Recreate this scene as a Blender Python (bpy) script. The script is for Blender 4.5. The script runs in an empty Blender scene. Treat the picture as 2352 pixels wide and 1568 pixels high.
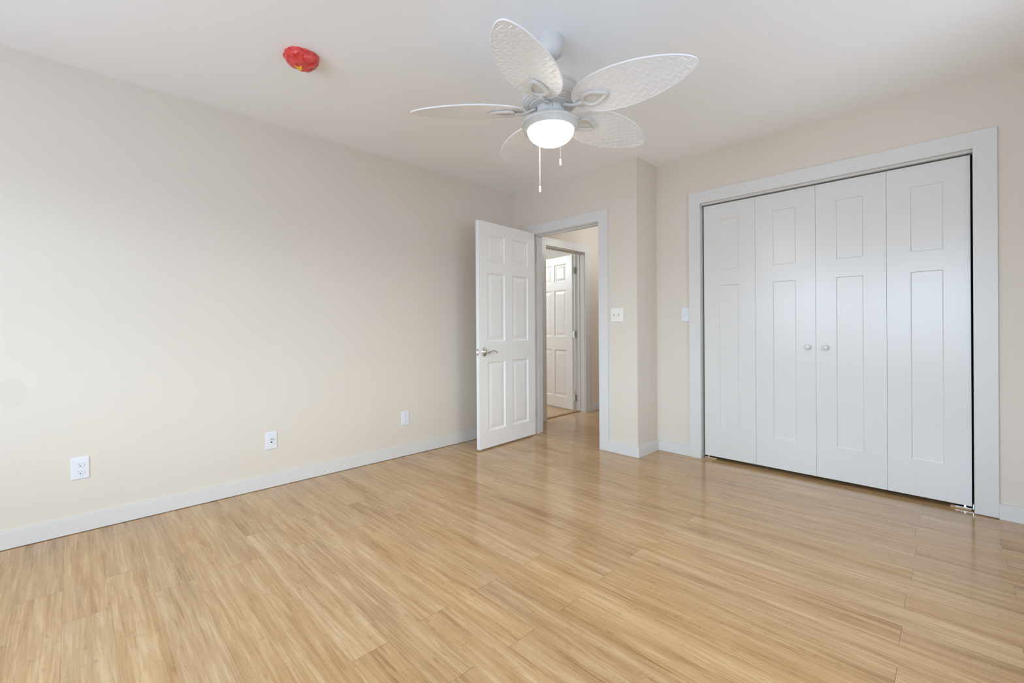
import bpy, bmesh, math, random
from mathutils import Vector, Matrix

S = bpy.context.scene
COL = S.collection
PI = math.pi
random.seed(4)

# ------------------------------------------------------------------ camera
RX, RY = 2352, 1568
CAM_LOC = (3.26365, 0.0, 1.05662)
YAW, PITCH, ROLL = 0.790019, -0.000488, -0.006259
F_PX, PP_Y = 1022.18, 753.30
cd = bpy.data.cameras.new('camera')
cd.sensor_fit = 'HORIZONTAL'
cd.sensor_width = 36.0
cd.lens = F_PX / RX * 36.0
cd.shift_x = 0.0
cd.shift_y = -(RY / 2 - PP_Y) / RX
cd.clip_start = 0.02
cam = bpy.data.objects.new('camera', cd)
COL.objects.link(cam)
f = Vector((-math.sin(YAW), math.cos(YAW), 0)); r = Vector((math.cos(YAW), math.sin(YAW), 0)); u = Vector((0, 0, 1))
f2 = math.cos(PITCH) * f + math.sin(PITCH) * u
u2 = -math.sin(PITCH) * f + math.cos(PITCH) * u
r3 = math.cos(ROLL) * r + math.sin(ROLL) * u2
u3 = -math.sin(ROLL) * r + math.cos(ROLL) * u2
M = Matrix((r3, u3, -f2)).transposed().to_4x4()
M.translation = Vector(CAM_LOC)
cam.matrix_world = M
S.camera = cam

# ------------------------------------------------------------------ view / exposure
S.view_settings.view_transform = 'Standard'
S.view_settings.look = 'None'
S.view_settings.gamma = 1.0
S.view_settings.use_curve_mapping = False
S.view_settings.exposure = 0.0
S.cycles.use_denoising = True
S.cycles.max_bounces = 14
S.cycles.diffuse_bounces = 10
S.cycles.sample_clamp_indirect = 6.0
S.cycles.caustics_reflective = False
S.cycles.caustics_refractive = False

# ------------------------------------------------------------------ sky
SKY_POWER = 29.2
w = bpy.data.worlds.new('sky'); S.world = w; w.use_nodes = True
nt = w.node_tree; nt.nodes.clear()
tc = nt.nodes.new('ShaderNodeTexCoord'); sx = nt.nodes.new('ShaderNodeSeparateXYZ')
bgn = nt.nodes.new('ShaderNodeBackground'); wo = nt.nodes.new('ShaderNodeOutputWorld')
nt.links.new(tc.outputs['Generated'], sx.inputs[0])
def ramp01(sock, lo, hi):
    m = nt.nodes.new('ShaderNodeMapRange'); m.interpolation_type = 'SMOOTHSTEP'
    m.inputs[1].default_value = lo; m.inputs[2].default_value = hi; nt.links.new(sock, m.inputs[0]); return m.outputs[0]
def mixc(fac, a, b):
    m = nt.nodes.new('ShaderNodeMix'); m.data_type = 'RGBA'; nt.links.new(fac, m.inputs['Factor'])
    for k, v in (('A', a), ('B', b)):
        if isinstance(v, tuple): m.inputs[k].default_value = v
        else: nt.links.new(v, m.inputs[k])
    return m.outputs['Result']
up_f = ramp01(sx.outputs['Z'], 0.0, 0.12)            # ground -> overcast sky
side_f = ramp01(sx.outputs['Y'], -0.45, -0.10)       # duller towards the side of the house
sky_c = mixc(side_f, (0.415, 0.545, 0.675, 1), (0.280, 0.300, 0.300, 1))
gnd_c = mixc(side_f, (0.188, 0.232, 0.292, 1), (0.060, 0.080, 0.104, 1))
nt.links.new(mixc(up_f, gnd_c, sky_c), bgn.inputs[0]); nt.links.new(bgn.outputs[0], wo.inputs[0])
bgn.inputs[1].default_value = SKY_POWER

# window openings of the back wall: x0, x1, z0, z1
BACK_Y = -1.70
ADDED_OPENING = (0.90, 2.50, 0.70, 2.05)       # y0, y1, z0, z1 of an unseen opening added in the right wall for more light
RIGHT = 3.95
WINDOWS = [(0.75, 2.05, 0.85, 2.05), (2.30, 3.70, 0.65, 2.05)]
for (x0, x1, z0, z1) in WINDOWS:
    l = bpy.data.lights.new('window_portal', 'AREA'); l.shape = 'RECTANGLE'
    l.size = x1 - x0; l.size_y = z1 - z0
    l.cycles.is_portal = True
    o = bpy.data.objects.new('window_portal', l); COL.objects.link(o)
    o.location = ((x0 + x1) / 2, BACK_Y - 0.06, (z0 + z1) / 2)
    o.rotation_euler = (PI / 2, 0, 0)          # faces +Y, into the room

y0, y1, z0, z1 = ADDED_OPENING
l = bpy.data.lights.new('window_portal', 'AREA'); l.shape = 'RECTANGLE'; l.size = y1 - y0; l.size_y = z1 - z0
l.cycles.is_portal = True
o = bpy.data.objects.new('window_portal', l); COL.objects.link(o)
o.location = (RIGHT + 0.06, (y0 + y1) / 2, (z0 + z1) / 2)
o.rotation_euler = (PI / 2, 0, PI / 2)          # faces -X, into the room

def ceiling_light(name, loc, size, power, colr):
    l = bpy.data.lights.new(name, 'POINT'); l.shadow_soft_size = size; l.energy = power; l.color = colr
    o = bpy.data.objects.new(name, l); COL.objects.link(o); o.location = loc
    return o
ceiling_light('side_room_lamp', (-1.75, 3.55, 2.05), 0.16, 54, (0.88, 0.97, 1.0))
ceiling_light('hall_lamp', (0.72, 4.75, 2.20), 0.10, 11, (0.93, 0.98, 1.0))
LAMP_GLOW = 42.0      # at the hot lower part of the bowl

# ------------------------------------------------------------------ helpers
def srgb(r, g, b):
    c = lambda v: (v / 255 / 12.92) if v / 255 <= 0.04045 else ((v / 255 + 0.055) / 1.055) ** 2.4
    return (c(r), c(g), c(b), 1.0)

def finish(bm, recalc=True):
    if recalc:
        bmesh.ops.recalc_face_normals(bm, faces=bm.faces)
    return bm

def obj(name, bm, mat=None, parent=None, smooth=False, angle=None):
    me = bpy.data.meshes.new(name)
    bm.to_mesh(me); bm.free()
    if mat: me.materials.append(mat)
    if smooth or angle is not None:
        for p in me.polygons: p.use_smooth = True
        if angle is not None:
            try: me.set_sharp_from_angle(angle=math.radians(angle))
            except Exception: pass
    o = bpy.data.objects.new(name, me); COL.objects.link(o)
    if parent is not None: o.parent = parent
    return o

def empty(name, loc=(0, 0, 0), rz=0.0):
    o = bpy.data.objects.new(name, None); COL.objects.link(o)
    o.location = loc; o.rotation_euler = (0, 0, rz); o.empty_display_size = 0.05
    return o

def tag(o, label, cat, group=None, kind=None):
    o['label'] = label; o['category'] = cat
    if group: o['group'] = group
    if kind: o['kind'] = kind
    return o

def box(bm, x0, x1, y0, y1, z0, z1, bevel=0.0):
    vs = [bm.verts.new((x, y, z)) for x in (x0, x1) for y in (y0, y1) for z in (z0, z1)]
    v = lambda i, j, k: vs[i * 4 + j * 2 + k]
    fs = [(v(0,0,0), v(0,0,1), v(0,1,1), v(0,1,0)), (v(1,0,0), v(1,1,0), v(1,1,1), v(1,0,1)),
          (v(0,0,0), v(1,0,0), v(1,0,1), v(0,0,1)), (v(0,1,0), v(0,1,1), v(1,1,1), v(1,1,0)),
          (v(0,0,0), v(0,1,0), v(1,1,0), v(1,0,0)), (v(0,0,1), v(1,0,1), v(1,1,1), v(0,1,1))]
    faces = [bm.faces.new(q) for q in fs]
    if bevel > 0:
        es = list({e for fc in faces for e in fc.edges})
        bmesh.ops.bevel(bm, geom=es, offset=bevel, segments=2, profile=0.5, affect='EDGES')
    return bm

def boxes(*bs, bevel=0.0):
    bm = bmesh.new()
    for b in bs: box(bm, *b, bevel=bevel)
    return finish(bm)

def lathe(bm, prof, n=48, mat=None, close=False):
    """prof = [(radius, z)...] spun about Z"""
    rings = []
    for (rr, z) in prof:
        if rr < 1e-6:
            rings.append([bm.verts.new((0, 0, z))])
        else:
            rings.append([bm.verts.new((rr * math.cos(2 * PI * k / n), rr * math.sin(2 * PI * k / n), z)) for k in range(n)])
    for a, b in zip(rings, rings[1:]):
        for k in range(n):
            k2 = (k + 1) % n
            if len(a) == 1 and len(b) == 1: continue
            if len(a) == 1: q = (a[0], b[k], b[k2])
            elif len(b) == 1: q = (a[k], a[k2], b[0])
            else: q = (a[k], a[k2], b[k2], b[k])
            bm.faces.new(q)
    if mat is not None:
        bmesh.ops.transform(bm, matrix=mat, verts=[v for rg in rings for v in rg])
    return bm

def tube(bm, pts, rads, n=10, closed=False, flat=1.0):
    """round tube along points (Vectors); rads = radius or list"""
    pts = [Vector(p) for p in pts]
    m = len(pts)
    if not isinstance(rads, (list, tuple)): rads = [rads] * m
    rings = []
    up = Vector((0, 0, 1))
    for i, p in enumerate(pts):
        a = pts[(i - 1) % m] if (closed or i > 0) else p
        b = pts[(i + 1) % m] if (closed or i < m - 1) else p
        t = (b - a).normalized()
        ref = up if abs(t.dot(up)) < 0.95 else Vector((1, 0, 0))
        s = t.cross(ref).normalized(); q = s.cross(t).normalized()
        rings.append([bm.verts.new(p + rads[i] * (math.cos(2 * PI * k / n) * s + flat * math.sin(2 * PI * k / n) * q)) for k in range(n)])
    rng = range(m if closed else m - 1)
    for i in rng:
        a, b = rings[i], rings[(i + 1) % m]
        for k in range(n):
            bm.faces.new((a[k], a[(k + 1) % n], b[(k + 1) % n], b[k]))
    if not closed:
        bm.faces.new(rings[0][::-1]); bm.faces.new(rings[-1])
    return bm

# ------------------------------------------------------------------ materials
def mat_new(name):
    m = bpy.data.materials.new(name); m.use_nodes = True
    nt = m.node_tree; b = nt.nodes['Principled BSDF']
    return m, nt, b

def N(nt, t, **kw):
    n = nt.nodes.new(t)
    for k, v in kw.items(): setattr(n, k, v)
    return n

def mth(nt, op, a, b=None, c=None):
    n = nt.nodes.new('ShaderNodeMath'); n.operation = op
    for i, v in enumerate((a, b, c)):
        if v is None: continue
        if isinstance(v, (int, float)): n.inputs[i].default_value = v
        else: nt.links.new(v, n.inputs[i])
    return n.outputs[0]

def paint(name, col, rough=0.5, bump=0.0006, scale=260.0, spec=0.5, var=0.012):
    """rolled wall paint: faint tone drift and fine roller stipple"""
    m, nt, b = mat_new(name)
    tc = N(nt, 'ShaderNodeTexCoord')
    n1 = N(nt, 'ShaderNodeTexNoise'); n1.inputs['Scale'].default_value = 2.3; n1.inputs['Detail'].default_value = 3
    nt.links.new(tc.outputs['Object'], n1.inputs['Vector'])
    hsv = N(nt, 'ShaderNodeHueSaturation'); hsv.inputs['Color'].default_value = col
    v = mth(nt, 'MULTIPLY_ADD', n1.outputs[0], 2 * var, 1 - var)
    nt.links.new(v, hsv.inputs['Value'])
    nt.links.new(hsv.outputs[0], b.inputs['Base Color'])
    n2 = N(nt, 'ShaderNodeTexNoise'); n2.inputs['Scale'].default_value = scale; n2.inputs['Detail'].default_value = 2
    nt.links.new(tc.outputs['Object'], n2.inputs['Vector'])
    bp = N(nt, 'ShaderNodeBump'); bp.inputs['Strength'].default_value = 0.5; bp.inputs['Distance'].default_value = bump
    nt.links.new(n2.outputs[0], bp.inputs['Height']); nt.links.new(bp.outputs[0], b.inputs['Normal'])
    b.inputs['Roughness'].default_value = rough
    b.inputs['Specular IOR Level'].default_value = spec
    return m

WALL_COL = (0.672, 0.614, 0.545, 1)
M_wall = paint('beige_wall_paint', WALL_COL, 0.62, 0.0004)
M_ceil = paint("white_ceiling_paint", (0.89, 0.895, 0.905, 1), 0.85, 0.0004)
M_trim = paint("white_trim_paint", (0.665, 0.66, 0.65, 1), 0.34, 0.0002, 90)
M_door = paint("white_door_paint", (0.83, 0.83, 0.83, 1), 0.36, 0.0002, 120)
M_closet = paint("white_closet_door_paint", (0.69, 0.685, 0.675, 1), 0.24, 0.00030, 420)
M_side = paint('white_side_room_paint', (0.82, 0.82, 0.81, 1), 0.7, 0.0003)
M_closet_shade = paint('closet_shade_paint', (0.20, 0.19, 0.18, 1), 0.8, 0.0003)  # the closet's lack of light is put into this wall colour
M_plate = paint('white_plate_plastic', (0.71, 0.73, 0.78, 1), 0.28, 0.00005, 300, var=0.003)
M_ivory = paint('ivory_switch_plastic', (0.80, 0.79, 0.74, 1), 0.3, 0.00005, 300, var=0.003)
M_tog = paint('almond_toggle_plastic', (0.66, 0.56, 0.42, 1), 0.3, 0.00005, 300, var=0.003)
M_fan = paint('white_fan_enamel', (0.62, 0.617, 0.605, 1), 0.38, 0.0001, 200, var=0.004)
M_blade = paint('white_blade_resin', (0.81, 0.83, 0.86, 1), 0.42, 0.0001, 200, var=0.006)
M_hole = paint('dark_slot', (0.03, 0.03, 0.035, 1), 0.6, 0.0001)
M_slot = paint('grey_slot', (0.36, 0.36, 0.40, 1), 0.6, 0.0001)
M_cord = paint('white_pull_cord', (0.86, 0.85, 0.82, 1), 0.5, 0.0001)
M_yellow = paint('yellow_print', srgb(226, 186, 30), 0.4, 0.0001, var=0.05)
M_wood = paint('raw_wood_block', srgb(190, 160, 125), 0.6, 0.0004, var=0.05)

def metal(name, col, rough):
    m, nt, b = mat_new(name)
    tc = N(nt, 'ShaderNodeTexCoord'); n1 = N(nt, 'ShaderNodeTexNoise'); n1.inputs['Scale'].default_value = 140
    nt.links.new(tc.outputs['Object'], n1.inputs['Vector'])
    nt.links.new(mth(nt, 'MULTIPLY_ADD', n1.outputs[0], 0.10, rough - 0.05), b.inputs['Roughness'])
    b.inputs['Base Color'].default_value = col; b.inputs['Metallic'].default_value = 1.0
    return m
M_nickel = metal('satin_nickel', (0.66, 0.64, 0.58, 1), 0.26)
M_zinc = metal('zinc_bracket', (0.72, 0.76, 0.80, 1), 0.3)

def smudge_wall():
    """left wall: same paint with one faint touched-up patch"""
    m = paint('beige_wall_paint_touched_up', WALL_COL, 0.62, 0.0004)
    nt = m.node_tree; b = nt.nodes['Principled BSDF']
    src = b.inputs['Base Color'].links[0].from_socket
    tc = N(nt, 'ShaderNodeTexCoord'); mp = N(nt, 'ShaderNodeMapping')
    mp.inputs['Location'].default_value = (0, 0.21 / 0.062, -0.753 / 0.075)
    mp.inputs['Scale'].default_value = (0.0, 1 / 0.062, 1 / 0.075)
    nt.links.new(tc.outputs['Object'], mp.inputs['Vector'])
    ln = N(nt, 'ShaderNodeVectorMath', operation='LENGTH'); nt.links.new(mp.outputs[0], ln.inputs[0])
    mr = N(nt, 'ShaderNodeMapRange'); mr.interpolation_type = 'SMOOTHSTEP'
    nt.links.new(ln.outputs['Value'], mr.inputs[0]); mr.inputs[1].default_value = 1.1; mr.inputs[2].default_value = 0.75
    mx = N(nt, 'ShaderNodeMix', data_type='RGBA', blend_type='MULTIPLY')
    nt.links.new(mth(nt, 'MULTIPLY', mr.outputs[0], 1.0), mx.inputs['Factor'])
    nt.links.new(src, mx.inputs['A']); mx.inputs['B'].default_value = (0.955, 0.965, 0.97, 1)
    nt.links.new(mx.outputs['Result'], b.inputs['Base Color'])
    return m
M_wall_left = smudge_wall()

def bamboo():
    m, nt, b = mat_new('strand_bamboo_planks')
    L = nt.links
    tc = N(nt, 'ShaderNodeTexCoord'); sp = N(nt, 'ShaderNodeSeparateXYZ'); L.new(tc.outputs['Object'], sp.inputs[0])
    X, Y = sp.outputs['X'], sp.outputs['Y']
    PW, PL = 0.1313, 1.212
    row = mth(nt, 'DIVIDE', mth(nt, 'SUBTRACT', Y, 3.385), PW)
    ri = mth(nt, 'FLOOR', row); rf = mth(nt, 'SUBTRACT', row, ri)
    par = mth(nt, 'FLOORED_MODULO', ri, 2.0)                    # 0 / 1 alternate rows
    wn = N(nt, 'ShaderNodeTexWhiteNoise', noise_dimensions='1D'); L.new(ri, wn.inputs['W'])
    jit = mth(nt, 'MULTIPLY_ADD', wn.outputs['Value'], 0.03, -0.015)
    off = mth(nt, 'ADD', mth(nt, 'MULTIPLY_ADD', par, -0.30, 0.985), jit)
    px = mth(nt, 'DIVIDE', mth(nt, 'SUBTRACT', X, off), PL)
    pi_ = mth(nt, 'FLOOR', px); pf = mth(nt, 'SUBTRACT', px, pi_)
    cid = N(nt, 'ShaderNodeCombineXYZ'); L.new(ri, cid.inputs[0]); L.new(pi_, cid.inputs[1])
    wp = N(nt, 'ShaderNodeTexWhiteNoise', noise_dimensions='3D'); L.new(cid.outputs[0], wp.inputs['Vector'])
    rnd = N(nt, 'ShaderNodeSeparateXYZ'); L.new(wp.outputs['Color'], rnd.inputs[0])
    # plank space: shift each plank so that its grain differs
    sh = N(nt, 'ShaderNodeVectorMath', operation='MULTIPLY_ADD'); L.new(wp.outputs['Color'], sh.inputs[0])
    sh.inputs[1].default_value = (37, 23, 11); L.new(tc.outputs['Object'], sh.inputs[2])
    def noise(sx_, sy_, detail, rough=0.55, dist=0.0):
        mp = N(nt, 'ShaderNodeMapping'); mp.inputs['Scale'].default_value = (sx_, sy_, 1); L.new(sh.outputs[0], mp.inputs['Vector'])
        n = N(nt, 'ShaderNodeTexNoise'); n.inputs['Scale'].default_value = 1; n.inputs['Detail'].default_value = detail
        n.inputs['Roughness'].default_value = rough; n.inputs['Distortion'].default_value = dist
        L.new(mp.outputs[0], n.inputs['Vector']); return n.outputs[0]
    broad = noise(1.6, 22, 3, 0.5, 0.4)       # broad strand bundles
    strand = noise(5.0, 120, 4, 0.6, 0.3)     # strands
    fine = noise(16, 480, 3, 0.6)             # hair-fine fibres
    t = mth(nt, 'ADD', mth(nt, 'MULTIPLY', broad, 0.50), mth(nt, 'ADD', mth(nt, 'MULTIPLY', strand, 0.36), mth(nt, 'MULTIPLY', fine, 0.20)))
    t = mth(nt, 'ADD', t, mth(nt, 'MULTIPLY_ADD', rnd.outputs[0], 0.08, -0.04))
    pale = N(nt, 'ShaderNodeMapRange'); pale.interpolation_type = 'SMOOTHSTEP'; L.new(noise(3.2, 62, 2, 0.5, 0.6), pale.inputs[0])
    pale.inputs[1].default_value = 0.50; pale.inputs[2].default_value = 0.60          # pale strands with crisp edges
    t = mth(nt, 'ADD', t, mth(nt, 'MULTIPLY_ADD', pale.outputs[0], 0.085, -0.03))
    vein = N(nt, 'ShaderNodeMapRange'); L.new(mth(nt, 'ABSOLUTE', mth(nt, 'SUBTRACT', noise(2.6, 85, 2, 0.5, 0.8), 0.5)), vein.inputs[0])
    vein.inputs[1].default_value = 0.030; vein.inputs[2].default_value = 0.0         # thin darker lines between strands
    t = mth(nt, 'SUBTRACT', t, mth(nt, 'MULTIPLY', mth(nt, 'MULTIPLY', vein.outputs[0], noise(9, 20, 2)), 0.10))
    rp = N(nt, 'ShaderNodeValToRGB'); L.new(t, rp.inputs[0])
    el = rp.color_ramp.elements
    el[0].position = 0.34; el[0].color = BAMBOO[0]
    el[1].position = 0.72; el[1].color = BAMBOO[3]
    q = el.new(0.47); q.color = BAMBOO[1]
    q = el.new(0.57); q.color = BAMBOO[2]
    # knuckle marks: short dark flecks, some of them crossing the strand
    mp = N(nt, 'ShaderNodeMapping'); mp.inputs['Scale'].default_value = (19, 52, 1); L.new(sh.outputs[0], mp.inputs['Vector'])
    kn = N(nt, 'ShaderNodeTexVoronoi', feature='F1'); kn.inputs['Scale'].default_value = 1; kn.inputs['Randomness'].default_value = 1
    L.new(mp.outputs[0], kn.inputs['Vector'])
    ks = N(nt, 'ShaderNodeSeparateXYZ'); L.new(kn.outputs['Color'], ks.inputs[0])
    sel = mth(nt, 'GREATER_THAN', ks.outputs[0], 0.93)
    kd = N(nt, 'ShaderNodeMapRange'); kd.interpolation_type = 'SMOOTHSTEP'; L.new(kn.outputs['Distance'], kd.inputs[0])
    kd.inputs[1].default_value = 0.42; kd.inputs[2].default_value = 0.08
    kmod = noise(60, 160, 2)
    kf = mth(nt, 'MULTIPLY', mth(nt, 'MULTIPLY', kd.outputs[0], sel), mth(nt, 'MULTIPLY', kmod, 0.55))
    mx = N(nt, 'ShaderNodeMix', data_type='RGBA'); L.new(kf, mx.inputs['Factor']); L.new(rp.outputs[0], mx.inputs['A'])
    mx.inputs['B'].default_value = BAMBOO[4]
    # hairline cross checks
    ck = noise(38, 5, 3, 0.55, 1.6)
    ckm = N(nt, 'ShaderNodeMapRange'); L.new(mth(nt, 'ABSOLUTE', mth(nt, 'SUBTRACT', ck, 0.5)), ckm.inputs[0])
    ckm.inputs[1].default_value = 0.012; ckm.inputs[2].default_value = 0.0
    big = noise(7, 30, 2)
    bm_ = N(nt, 'ShaderNodeMapRange'); L.new(big, bm_.inputs[0]); bm_.inputs[1].default_value = 0.50; bm_.inputs[2].default_value = 0.62
    cf = mth(nt, 'MULTIPLY', mth(nt, 'MULTIPLY', ckm.outputs[0], bm_.outputs[0]), 0.42)
    mx2 = N(nt, 'ShaderNodeMix', data_type='RGBA'); L.new(cf, mx2.inputs['Factor']); L.new(mx.outputs['Result'], mx2.inputs['A'])
    mx2.inputs['B'].default_value = BAMBOO[4]
    # plank to plank tone
    hsv = N(nt, 'ShaderNodeHueSaturation'); L.new(mx2.outputs['Result'], hsv.inputs['Color'])
    L.new(mth(nt, 'MULTIPLY_ADD', rnd.outputs[1], 0.07, 0.965), hsv.inputs['Value'])
    L.new(mth(nt, 'MULTIPLY_ADD', rnd.outputs[2], 0.08, 0.96), hsv.inputs['Saturation'])
    # seams
    dy = mth(nt, 'MULTIPLY', mth(nt, 'MINIMUM', rf, mth(nt, 'SUBTRACT', 1.0, rf)), PW)
    dx = mth(nt, 'MULTIPLY', mth(nt, 'MINIMUM', pf, mth(nt, 'SUBTRACT', 1.0, pf)), PL)
    sd = mth(nt, 'MINIMUM', dy, dx)
    sm = N(nt, 'ShaderNodeMapRange'); L.new(sd, sm.inputs[0]); sm.inputs[1].default_value = 0.0011; sm.inputs[2].default_value = 0.0003
    ex = N(nt, 'ShaderNodeMapRange'); L.new(dx, ex.inputs[0]); ex.inputs[1].default_value = 0.0011; ex.inputs[2].default_value = 0.0003
    sfac = mth(nt, 'MAXIMUM', mth(nt, 'MULTIPLY', sm.outputs[0], 0.38), mth(nt, 'MULTIPLY', ex.outputs[0], 0.9))
    mx3 = N(nt, 'ShaderNodeMix', data_type='RGBA'); L.new(sfac, mx3.inputs['Factor']); L.new(hsv.outputs[0], mx3.inputs['A'])
    mx3.inputs['B'].default_value = srgb(120, 88, 58)
    L.new(mx3.outputs['Result'], b.inputs['Base Color'])
    # varnish: gloss with slight waviness plus fibre relief
    hb = mth(nt, 'ADD', mth(nt, 'MULTIPLY', fine, 0.25), mth(nt, 'MULTIPLY', strand, 0.5))
    sb = N(nt, 'ShaderNodeMapRange'); L.new(sd, sb.inputs[0]); sb.inputs[1].default_value = 0.0; sb.inputs[2].default_value = 0.002
    hb = mth(nt, 'ADD', hb, mth(nt, 'MULTIPLY', sb.outputs[0], 1.5))
    bp = N(nt, 'ShaderNodeBump'); bp.inputs['Strength'].default_value = 0.35; bp.inputs['Distance'].default_value = 0.0004
    L.new(hb, bp.inputs['Height']); L.new(bp.outputs[0], b.inputs['Normal'])
    L.new(mth(nt, 'MULTIPLY_ADD', strand, 0.08, 0.105), b.inputs['Roughness'])
    b.inputs['Specular IOR Level'].default_value = 0.5
    return m
BAMBOO = [srgb(152, 116, 77), srgb(178, 142, 100), srgb(188, 154, 112), srgb(202, 173, 134), srgb(118, 82, 50)]
M_floor = bamboo()

# ------------------------------------------------------------------ room dimensions
H = 2.44
L1 = 3.2655          # door wall plane (y)
L2 = 3.5962          # closet wall plane (y)
EX = 1.413           # return wall (x)
TH = 0.12
HLX = -0.048         # hall left wall face
HY1 = 5.9
CW, CT = 0.09, 0.018 # casing width, trim thickness
BB = 0.083           # baseboard height

def struct(name, bm, mat, label, cat, parent=None, **kw):
    o = obj(name, bm, mat, parent, **kw)
    if parent is None: tag(o, label, cat, kind='structure')
    return o

# ------------------------------------------------------------------ shell
struct('floor', boxes((HLX - 0.085, RIGHT + TH, BACK_Y - TH, HY1, -0.10, 0.0)), M_floor, 'glossy light strand bamboo plank floor of bedroom and hall', 'floor')
struct('floor_side_room', boxes((-4.3, HLX - 0.085, L1 - 1.5, HY1, -0.10, 0.004)), M_floor, 'strip of paler bamboo floor beyond the hall door', 'floor')
struct('ceiling', boxes((-4.3, RIGHT + TH, BACK_Y - TH, HY1, H, H + 0.1)), M_ceil, 'flat white painted ceiling', 'ceiling')
struct('wall_left', boxes((-0.12, 0, BACK_Y - TH, L1 + TH, 0, H)), M_wall_left, 'long blank beige wall with three low sockets', 'wall')
DX0, DX1, DZ = 0.272, 1.050, 1.972      # bedroom door clear opening
struct('wall_front', boxes((0, DX0 - 0.02, L1, L1 + TH, 0, H), (DX1 + 0.02, EX, L1, L1 + TH, 0, H), (DX0 - 0.02, DX1 + 0.02, L1, L1 + TH, DZ + 0.02, H),
       (EX - TH, EX, L1 + TH, HY1, 0, H)), M_wall, 'beige wall around the bedroom doorway with projecting corner', 'wall')
CX0, CX1, CZ = 1.793, 3.312, 2.043
struct('wall_closet', boxes((EX, CX0 - 0.02, L2, L2 + TH, 0, H), (CX1 + 0.02, RIGHT + TH, L2, L2 + TH, 0, H), (CX0 - 0.02, CX1 + 0.02, L2, L2 + TH, CZ + 0.02, H)),
       M_wall, 'beige wall holding the wide white closet', 'wall')
struct('wall_right', boxes((RIGHT, RIGHT + TH, BACK_Y - TH, ADDED_OPENING[0], 0, H), (RIGHT, RIGHT + TH, ADDED_OPENING[1], L2, 0, H),
       (RIGHT, RIGHT + TH, ADDED_OPENING[0], ADDED_OPENING[1], 0, ADDED_OPENING[2]), (RIGHT, RIGHT + TH, ADDED_OPENING[0], ADDED_OPENING[1], ADDED_OPENING[3], H)), M_wall, 'beige wall beyond the right edge of the view', 'wall')
bk = []
xs = [0.0] + [v for wdw in WINDOWS for v in wdw[:2]] + [RIGHT]
for i in range(0, len(xs), 2): bk.append((xs[i], xs[i + 1], BACK_Y - TH, BACK_Y, 0, H))
for (x0, x1, z0, z1) in WINDOWS:
    bk.append((x0, x1, BACK_Y - TH, BACK_Y, 0, z0)); bk.append((x0, x1, BACK_Y - TH, BACK_Y, z1, H))
struct('wall_back', boxes(*bk), M_wall, 'beige window wall behind the viewpoint', 'wall')
struct('wall_closet_inside', boxes((EX, RIGHT, L2 + 0.70, L2 + 0.78, 0, H), (RIGHT, RIGHT + 0.08, L2 + TH, L2 + 0.78, 0, H)), M_closet_shade, 'inside of the closet, painted dark for its shade', 'wall')
struct('sky_blocker_wall', boxes((RIGHT + TH, RIGHT + 3.2, 0.55, 0.70, 0, 3.2)), M_wall, 'unseen wall added outside to block sky light at the added side opening', 'wall')  # added out of view, stops slanting sky light reaching the closet wall
struct('sky_blocker_side', boxes((RIGHT + TH, RIGHT + 1.0, 0.70, L2 + 0.6, 2.16, 2.30)), M_trim, 'unseen slab added outside to cut high sky light at the added side opening', 'light_blocker')  # added out of view to dim the floor below the side opening
struct('sky_blocker_back', boxes((-0.4, RIGHT + 0.4, BACK_Y - TH - 0.60, BACK_Y - TH, 2.16, 2.30)), M_trim, 'unseen slab added outside to cut high sky light at the back windows', 'light_blocker')  # added out of view to dim the near floor and low left wall
# hall
HO0, HO1, HZ = 3.815, 4.552, 1.985      # hall side door clear opening
struct('wall_hall_left', boxes((HLX - 0.14, HLX, L1 + TH, HO0 - 0.02, 0, H), (HLX - 0.14, HLX, HO1 + 0.02, HY1, 0, H), (HLX - 0.14, HLX, HO0 - 0.02, HO1 + 0.02, HZ + 0.02, H)),
       M_wall, 'beige hall wall seen through the bedroom doorway', 'wall')
struct('wall_hall_end', boxes((HLX - 0.14, EX, HY1, HY1 + 0.1, 0, H)), M_wall, 'beige end wall of the hall', 'wall')
struct('wall_side_room', boxes((-4.4, -4.3, L1 - 1.5, HY1, 0, H), (-4.3, -0.12, L1 - 1.6, L1 - 1.5, 0, H), (-4.3, HLX - 0.14, HY1, HY1 + 0.1, 0, H)), M_side, 'white walls of the room beyond the hall', 'wall')

# ------------------------------------------------------------------ windows behind the viewpoint
for i, (x0, x1, z0, z1) in enumerate(WINDOWS):
    fw = 0.045; y0, y1 = BACK_Y - 0.10, BACK_Y - 0.05; zm = (z0 + z1) / 2
    o = struct('window_%d' % (i + 1), boxes((x0, x0 + fw, y0, y1, z0, z1), (x1 - fw, x1, y0, y1, z0, z1), (x0, x1, y0, y1, z0, z0 + fw), (x0, x1, y0, y1, z1 - fw, z1),
               (x0, x1, y0, y1, zm - 0.02, zm + 0.02)), M_trim, ['white sash window behind the viewpoint, nearer the left wall', 'white sash window behind the viewpoint, nearer the right wall'][i], 'window')
    struct('window_casing', boxes((x0 - 0.09, x0, BACK_Y, BACK_Y + CT, z0 - 0.09, z1 + 0.09), (x1, x1 + 0.09, BACK_Y, BACK_Y + CT, z0 - 0.09, z1 + 0.09),
           (x0, x1, BACK_Y, BACK_Y + CT, z1, z1 + 0.09), (x0, x1, BACK_Y, BACK_Y + CT + 0.02, z0 - 0.03, z0)), M_trim, '', '', parent=o)

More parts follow.
